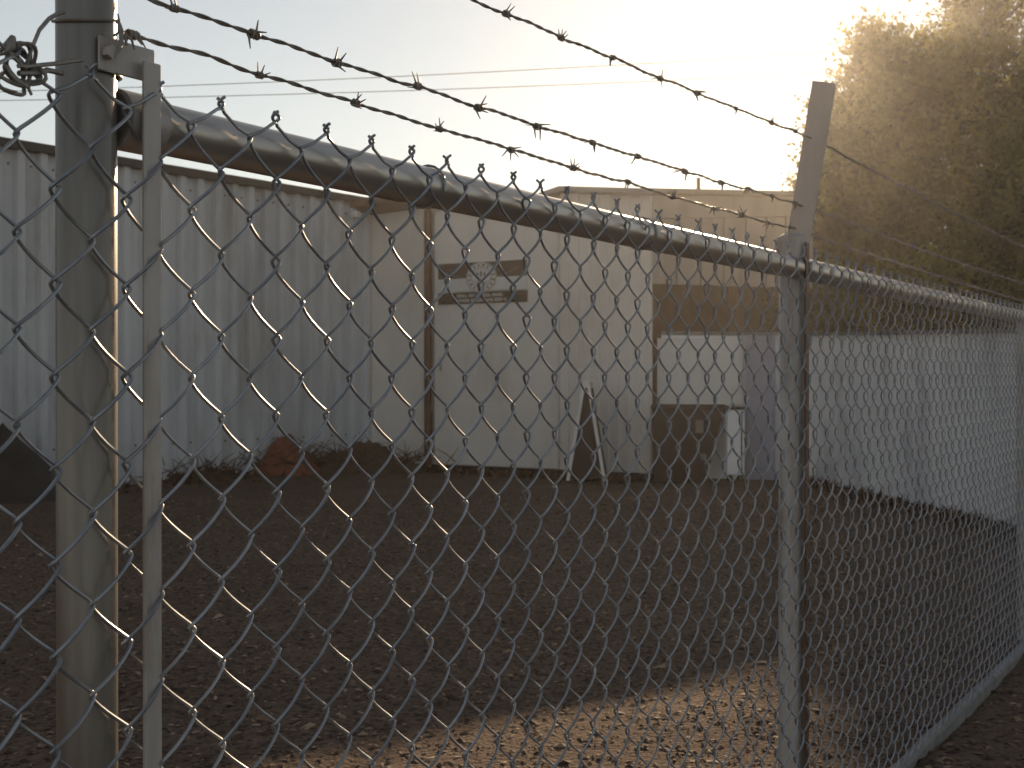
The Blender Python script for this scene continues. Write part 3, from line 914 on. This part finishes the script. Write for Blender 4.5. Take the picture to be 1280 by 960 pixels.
# posts
YP = 0.034
sp_left = s_for(108.5, YP)
rl = 0.0242
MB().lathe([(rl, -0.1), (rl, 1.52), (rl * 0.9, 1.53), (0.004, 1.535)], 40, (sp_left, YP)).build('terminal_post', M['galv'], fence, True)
YM = 0.042
sp_mid = s_for(991, YM); rm = 0.0275
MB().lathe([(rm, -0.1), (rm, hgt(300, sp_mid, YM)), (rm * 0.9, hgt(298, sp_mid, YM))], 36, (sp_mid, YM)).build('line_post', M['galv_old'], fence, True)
sp_r = s_for(1281, YM)
MB().lathe([(rm, -0.1), (rm, 1.17), (rm * 0.9, 1.175)], 32, (sp_r, YM)).build('line_post', M['galv_old'], fence, True)
sp_e = s_hi - 0.05
MB().lathe([(rm, -0.1), (rm, 1.17), (rm * 0.9, 1.175)], 32, (sp_e, YM)).build('line_post', M['galv_old'], fence, True)
sp_o = s_lo + 0.05
MB().lathe([(rm, -0.1), (rm, 1.25), (rm * 0.9, 1.255)], 32, (sp_o, YM)).build('line_post', M['galv_old'], fence, True)

# top rail
YR = 0.030; rR = 0.0222; ZR = 1.1655
MB().tube([(s, YR, ZR) for s in np.linspace(sp_left + rl - 0.002, s_hi, 40)], rR, 28).build('top_rail', M['rail'], fence, True)
for s in (sp_left + rl + 0.012,):
    MB().tube([(s - 0.012, YR, ZR), (s + 0.03, YR, ZR)], rR + 0.003, 28).build('rail_end', M['galv_old'], fence, True)

# barbed wire arms on the line posts
def arm(sp, zb, tilt, ht, along=0.0):
    mb = MB()
    w = 0.022; th = 0.003
    a = Vector((sp, YM, zb - 0.06)); b_ = Vector((sp + along, YM - tilt, zb + ht))
    up = (b_ - a).normalized()
    side = Vector((0.32, -0.947, 0)).normalized()      # broad face square to the fence line
    nrm = up.cross(side).normalized(); side = nrm.cross(up)
    vs_ = []
    for p in (a, b_):
        for (i, j) in ((-w, -th), (w, -th), (w, th), (-w, th)):
            vs_.append(p + side * i + nrm * (j + 0.004))
    mb.add(vs_, [(0,3,2,1),(4,5,6,7),(0,1,5,4),(1,2,6,5),(2,3,7,6),(3,0,4,7)])
    # folded flange
    vs_ = []
    for p in (a, b_):
        for (i, j) in ((w - 0.002, th), (w + 0.002, th), (w + 0.002, 0.024), (w - 0.002, 0.024)):
            vs_.append(p + side * i + nrm * (j + 0.004))
    mb.add(vs_, [(0,3,2,1),(4,5,6,7),(0,1,5,4),(1,2,6,5),(2,3,7,6),(3,0,4,7)])
    return mb.build('barb_arm', M['arm'], fence)
zb_mid = hgt(300, sp_mid, YM)
arm(sp_mid, zb_mid, 0.062, 0.305)
arm(sp_r, 1.17, 0.062, 0.30)
arm(sp_e, 1.17, 0.062, 0.30)
MB().lathe([(rm + 0.004, zb_mid - 0.045), (rm + 0.004, zb_mid + 0.004), (rm * 0.7, zb_mid + 0.012)], 32, (sp_mid, YM)).build('post_cap', M['galv_old'], fence, True)

# tension bars and bands
def flat_bar(s0, s1, y0, y1, z0, z1, name, mat):
    return MB().bbox((s0, y0, z0), (s1, y1, z1), 0.0015).build(name, mat, fence)
sb_ = s_for(191, -0.001)
z_band = 1.211
tb0 = flat_bar(sb_ - 0.0095, sb_ + 0.0095, -0.0025, 0.0025, 0.0, z_band, 'tension_bar', M['galv_old'])
band = MB()
n = 22
ringp = [(sp_left + (rl + 0.0018) * math.cos(a), YP + (rl + 0.0018) * math.sin(a)) for a in np.linspace(R(-112), R(60), n)]
bz0, bz1 = z_band - 0.015, z_band + 0.013
vs_ = []; fs_ = []
for (x, y) in ringp:
    dx, dy = (x - sp_left), (y - YP); l = math.hypot(dx, dy); ox, oy = dx / l * 0.0025, dy / l * 0.0025
    vs_ += [(x, y, bz0), (x, y, bz1), (x + ox, y + oy, bz1), (x + ox, y + oy, bz0)]
for i in range(n - 1):
    for j in range(4):
        j2 = (j + 1) % 4
        fs_.append((4 * i + j, 4 * i + 4 + j, 4 * i + 4 + j2, 4 * i + j2))
band.add(vs_, fs_)
s_e = s_for(207, -0.006)
band.bbox((sp_left - 0.012, YP - rl - 0.0042, bz0), (s_e, YP - rl - 0.0012 - 0.0022 + 0.0016, bz1), 0.001)
band.build('tension_band', M['galv_old'], fence)
MB().tube([(sp_left - 0.004, YP - rl - 0.003, z_band), (sp_left - 0.004, YP - rl - 0.011, z_band)], 0.006, 6).build('band_bolt', M['galv_old'], fence)
sb2 = s_for(1011, 0.004)
flat_bar(sb2 - 0.010, sb2 + 0.010, 0.006, 0.011, 0.0, hgt(303, sb2, 0.004), 'tension_bar', M['brown'])

# tie wires holding the fabric to rail and post
tie = MB()
tie.tube([(0.004 * math.sin(a * 0.5), YR + (rR + 0.002) * math.cos(a), ZR + (rR + 0.002) * math.sin(a)) for a in np.linspace(-2.6, 3.4, 18)], 0.0016, 5)
tie_me = tie.mesh('tie_wire', M['wire'], True)
for s in (-0.15, 0.42, 1.75, 2.5, 3.1):
    o = link('tie_wire', tie_me, fence); o.location = (s, 0, 0)

# barbed wire strands
posts_s = [sp_left, sp_mid, sp_r, sp_e]
strands = ((0.431, 0.470, 0.456, 0.456), (0.324, 0.339, 0.334, 0.334), (0.290, 0.293, 0.277, 0.277))
ys_ = ((0.0075, 0.006, 0.006, 0.006), (0.03, 0.024, 0.024, 0.024), (0.03, 0.038, 0.038, 0.038))
def barb_mesh(seed):
    r = random.Random(seed); mb = MB()
    for k in range(2):                      # two wires wound round the strand, four points
        pts = []
        a0 = r.uniform(0, 6.28); off = (k - 0.5) * 0.005
        turns = 1.6
        e0 = Vector((off - 0.004 + r.uniform(-.004, .004), math.cos(a0) * 0.013, math.sin(a0) * 0.014))
        e0 = e0 * r.uniform(0.85, 1.15)
        pts.append(e0)
        for q in np.linspace(0, 1, 12):
            a = a0 + 0.4 + 2 * math.pi * turns * q
            pts.append(Vector((off - 0.002 + 0.005 * q, 0.0034 * math.cos(a), 0.0034 * math.sin(a))))
        a1 = a0 + 0.4 + 2 * math.pi * turns + 0.5
        pts.append(Vector((off + 0.006 + r.uniform(-.004, .004), math.cos(a1) * 0.013, math.sin(a1) * 0.014)) * r.uniform(0.85, 1.15))
        rad = [0.0005] + [0.0012] * 12 + [0.0005]
        mb.tube(pts, rad, 5)
    return mb.mesh('barb', M['barb'], True)
BM = [barb_mesh(s) for s in range(9)]
barb_x = ((621, 690, 755, 815, 862, 910, 955, 985), (228, 327, 430, 528, 605, 678, 745, 803, 860, 905), (176, 335, 457, 560, 650, 728, 795, 852, 905))
for k in range(3):
    hs = strands[k]; yy = ys_[k]
    r = random.Random(50 + k)
    def path(s):
        for i in range(3):
            if s <= posts_s[i + 1] or i == 2:
                q = (s - posts_s[i]) / (posts_s[i + 1] - posts_s[i])
                z = CAMH + hs[i] + (hs[i + 1] - hs[i]) * q - 0.005 * math.sin(math.pi * min(max(q, 0), 1))
                y = yy[i] + (yy[i + 1] - yy[i]) * q
                break
        z += 0.0035 * noise.noise(Vector((s * 11, k * 5.1, 0))) + 0.002 * noise.noise(Vector((s * 23, k * 3.3, 7)))
        y += 0.003 * noise.noise(Vector((s * 9, k * 8.1, 3)))
        return Vector((s, y, z))
    st = sp_left + (rl * 0.6); se = sp_e
    S = np.arange(st, se, 0.0055)
    mb = MB()
    for h in range(2):
        pts = []
        for s in S:
            a = 2 * math.pi * s / 0.052 + math.pi * h
            pts.append(path(s) + Vector((0, 0.0011 * math.cos(a), 0.0011 * math.sin(a))))
        mb.tube(pts, 0.0012, 5)
    # wrapped end round the terminal post
    pts = [path(st)]
    zz = path(st).z
    for a in np.linspace(R(20), R(330), 24):
        pts.append(Vector((sp_left + (rl + 0.002) * math.cos(a), YP + (rl + 0.002) * math.sin(a), zz + 0.004 * math.sin(a * 1.3))))
    mb.tube(pts, 0.0012, 5)
    strand = mb.build('barbed_strand', M['barb'], fence, True)
    ss = [s_for(x, 0.02) for x in barb_x[k]]
    s = ss[-1] + 0.128
    while s < se - 0.03:
        ss.append(s); s += r.uniform(0.118, 0.138)
    s = ss[0] - 0.125
    while s > st + 0.02:
        ss.append(s); s -= r.uniform(0.118, 0.138)
    for s in ss:
        p = path(s); p2 = path(s + 0.01)
        o = link('barb', r.choice(BM), strand)
        o.location = p
        o.rotation_euler = (r.uniform(0, 6.28), -math.atan2(p2.z - p.z, 0.01), 0)
        sc = r.uniform(0.8, 1.1); o.scale = (sc, sc, sc)

# the loose end of barbed wire standing up at the terminal post
e = MB()
s0 = s_for(150, 0.0)
zq = lambda y: hgt(y, s0, 0.0)
e.tube([(s0 - 0.006, 0.0, zq(74)), (s0 + 0.0, -0.002, zq(55)), (s0 + 0.002, 0, zq(40)), (s0, 0.001, zq(28)), (s0 - 0.002, 0, zq(18))], [0.0018, 0.0022, 0.0024, 0.0018, 0.0008], 6)
e.tube([(s0 + 0.006, -0.002, zq(56)), (s0 + 0.004, -0.002, zq(46)), (s0 + 0.001, 0.002, zq(40)), (s0 - 0.004, 0.002, zq(46))], 0.0012, 5)
e.tube([(s0 + 0.014, -0.002, zq(58)), (s0 + 0.010, -0.003, zq(47)), (s0 + 0.004, 0.0, zq(42))], [0.0007, 0.0013, 0.0013], 5)
e.build('wire_end', M['barb'], fence, True)

# tangled tie of wire left of the terminal post
tg = MB(); r = random.Random(4)
def fp(x, y, yl=0.0):
    s = s_for(x, yl); return Vector((s, yl, hgt(y, s, yl)))
cc = fp(20, 86)
for k in range(6):
    rx = r.uniform(0.009, 0.019); rz = r.uniform(0.010, 0.017); ph = r.uniform(0, 6.28)
    c_ = cc + Vector((r.gauss(0, 0.005), r.gauss(0, 0.003), r.gauss(0, 0.005)))
    tl = r.uniform(-0.6, 0.6)
    tg.tube([c_ + Vector((rx * math.cos(a + ph), 0.006 * math.sin(a * 2 + tl) , rz * math.sin(a + ph) + tl * rx * math.cos(a + ph) * 0.5)) for a in np.linspace(0, 5.6, 22)], 0.0016, 6)
def lerp_path(ps): return [fp(*p) for p in ps]
tg.tube(lerp_path([(33, 84, 0.0), (40, 62, 0.0), (50, 38, 0.002), (62, 24, 0.006), (72, 18, 0.012), (80, 16, 0.016)]), 0.0017, 6)
tg.tube(lerp_path([(30, 84, -0.004), (70, 80, 0.0), (104, 75, 0.004)]), 0.0017, 6)
tg.tube(lerp_path([(24, 92, -0.002), (48, 92, 0.0), (60, 88, 0.004), (78, 92, 0.012)]), 0.0022, 6)
tg.tube(lerp_path([(30, 100, -0.004), (36, 110, -0.004), (40, 119, -0.006)]), [0.0016, 0.0014, 0.0012], 6)
tg.tube(lerp_path([(8, 66, -0.004), (13, 58, -0.004), (17, 46, -0.004)]), [0.0016, 0.005, 0.0022], 8)
tg.tube(lerp_path([(-20, 36, 0.0), (8, 62, -0.004), (30, 84, -0.004)]), 0.0017, 6)
tg.build('tie_tangle', M['barb'], fence, True)

# edging under the fence
ed = empty('concrete_edging', FO, fence.rotation_euler.z)
tag(ed, 'rough concrete edging strip running under the chain link fence', 'kerb')
s = s_lo - 0.02
while s < s_hi:
    ln = min(1.2, s_hi + 0.02 - s)
    vs_ = []; n = 14
    for i in range(n + 1):
        ss = s + 0.004 + (ln - 0.008) * i / n
        w1 = -0.010 + 0.006 * noise.noise(Vector((ss * 6, 1, 0))); w2 = 0.024 + 0.006 * noise.noise(Vector((ss * 6, 5, 0)))
        zt_ = 0.022 + 0.004 * noise.noise(Vector((ss * 5, 9, 0)))
        vs_ += [(ss, w1, -0.08), (ss, w1, zt_ - 0.008), (ss, w1 + 0.01, zt_), (ss, w2 - 0.01, zt_), (ss, w2, zt_ - 0.008), (ss, w2, -0.08)]
    fs_ = []
    for i in range(n):
        for j in range(5):
            fs_.append((6 * i + j, 6 * i + 6 + j, 6 * i + 7 + j, 6 * i + j + 1)[::-1])
    fs_ += [tuple(range(6)), tuple(range(6 * n + 5, 6 * n - 1, -1))]
    MB().add(vs_, fs_).build('edging_block', M['concrete'], ed)
    s += 1.2

# ------------------------------------------------------------------ thin scattering air added to stand in for lens glare round the sun
USE_GLARE_HAZE = True
if USE_GLARE_HAZE:
    hz = MB().box((-97, -97, -1.0), (97, 97, 9.2))
    m = bpy.data.materials.new('glare_haze'); m.use_nodes = True
    nt = m.node_tree; nt.nodes.clear()
    pv = nt.nodes.new('ShaderNodeVolumePrincipled')
    pv.inputs['Color'].default_value = (0.95, 0.93, 0.90, 1)
    pv.inputs['Density'].default_value = 0.0015
    pv.inputs['Anisotropy'].default_value = 0.82
    mo = nt.nodes.new('ShaderNodeOutputMaterial')
    nt.links.new(pv.outputs[0], mo.inputs['Volume'])
    o = hz.build('glare_haze', m)
    tag(o, 'thin scattering air added to stand in for lens glare', 'glare_haze', kind='stuff')
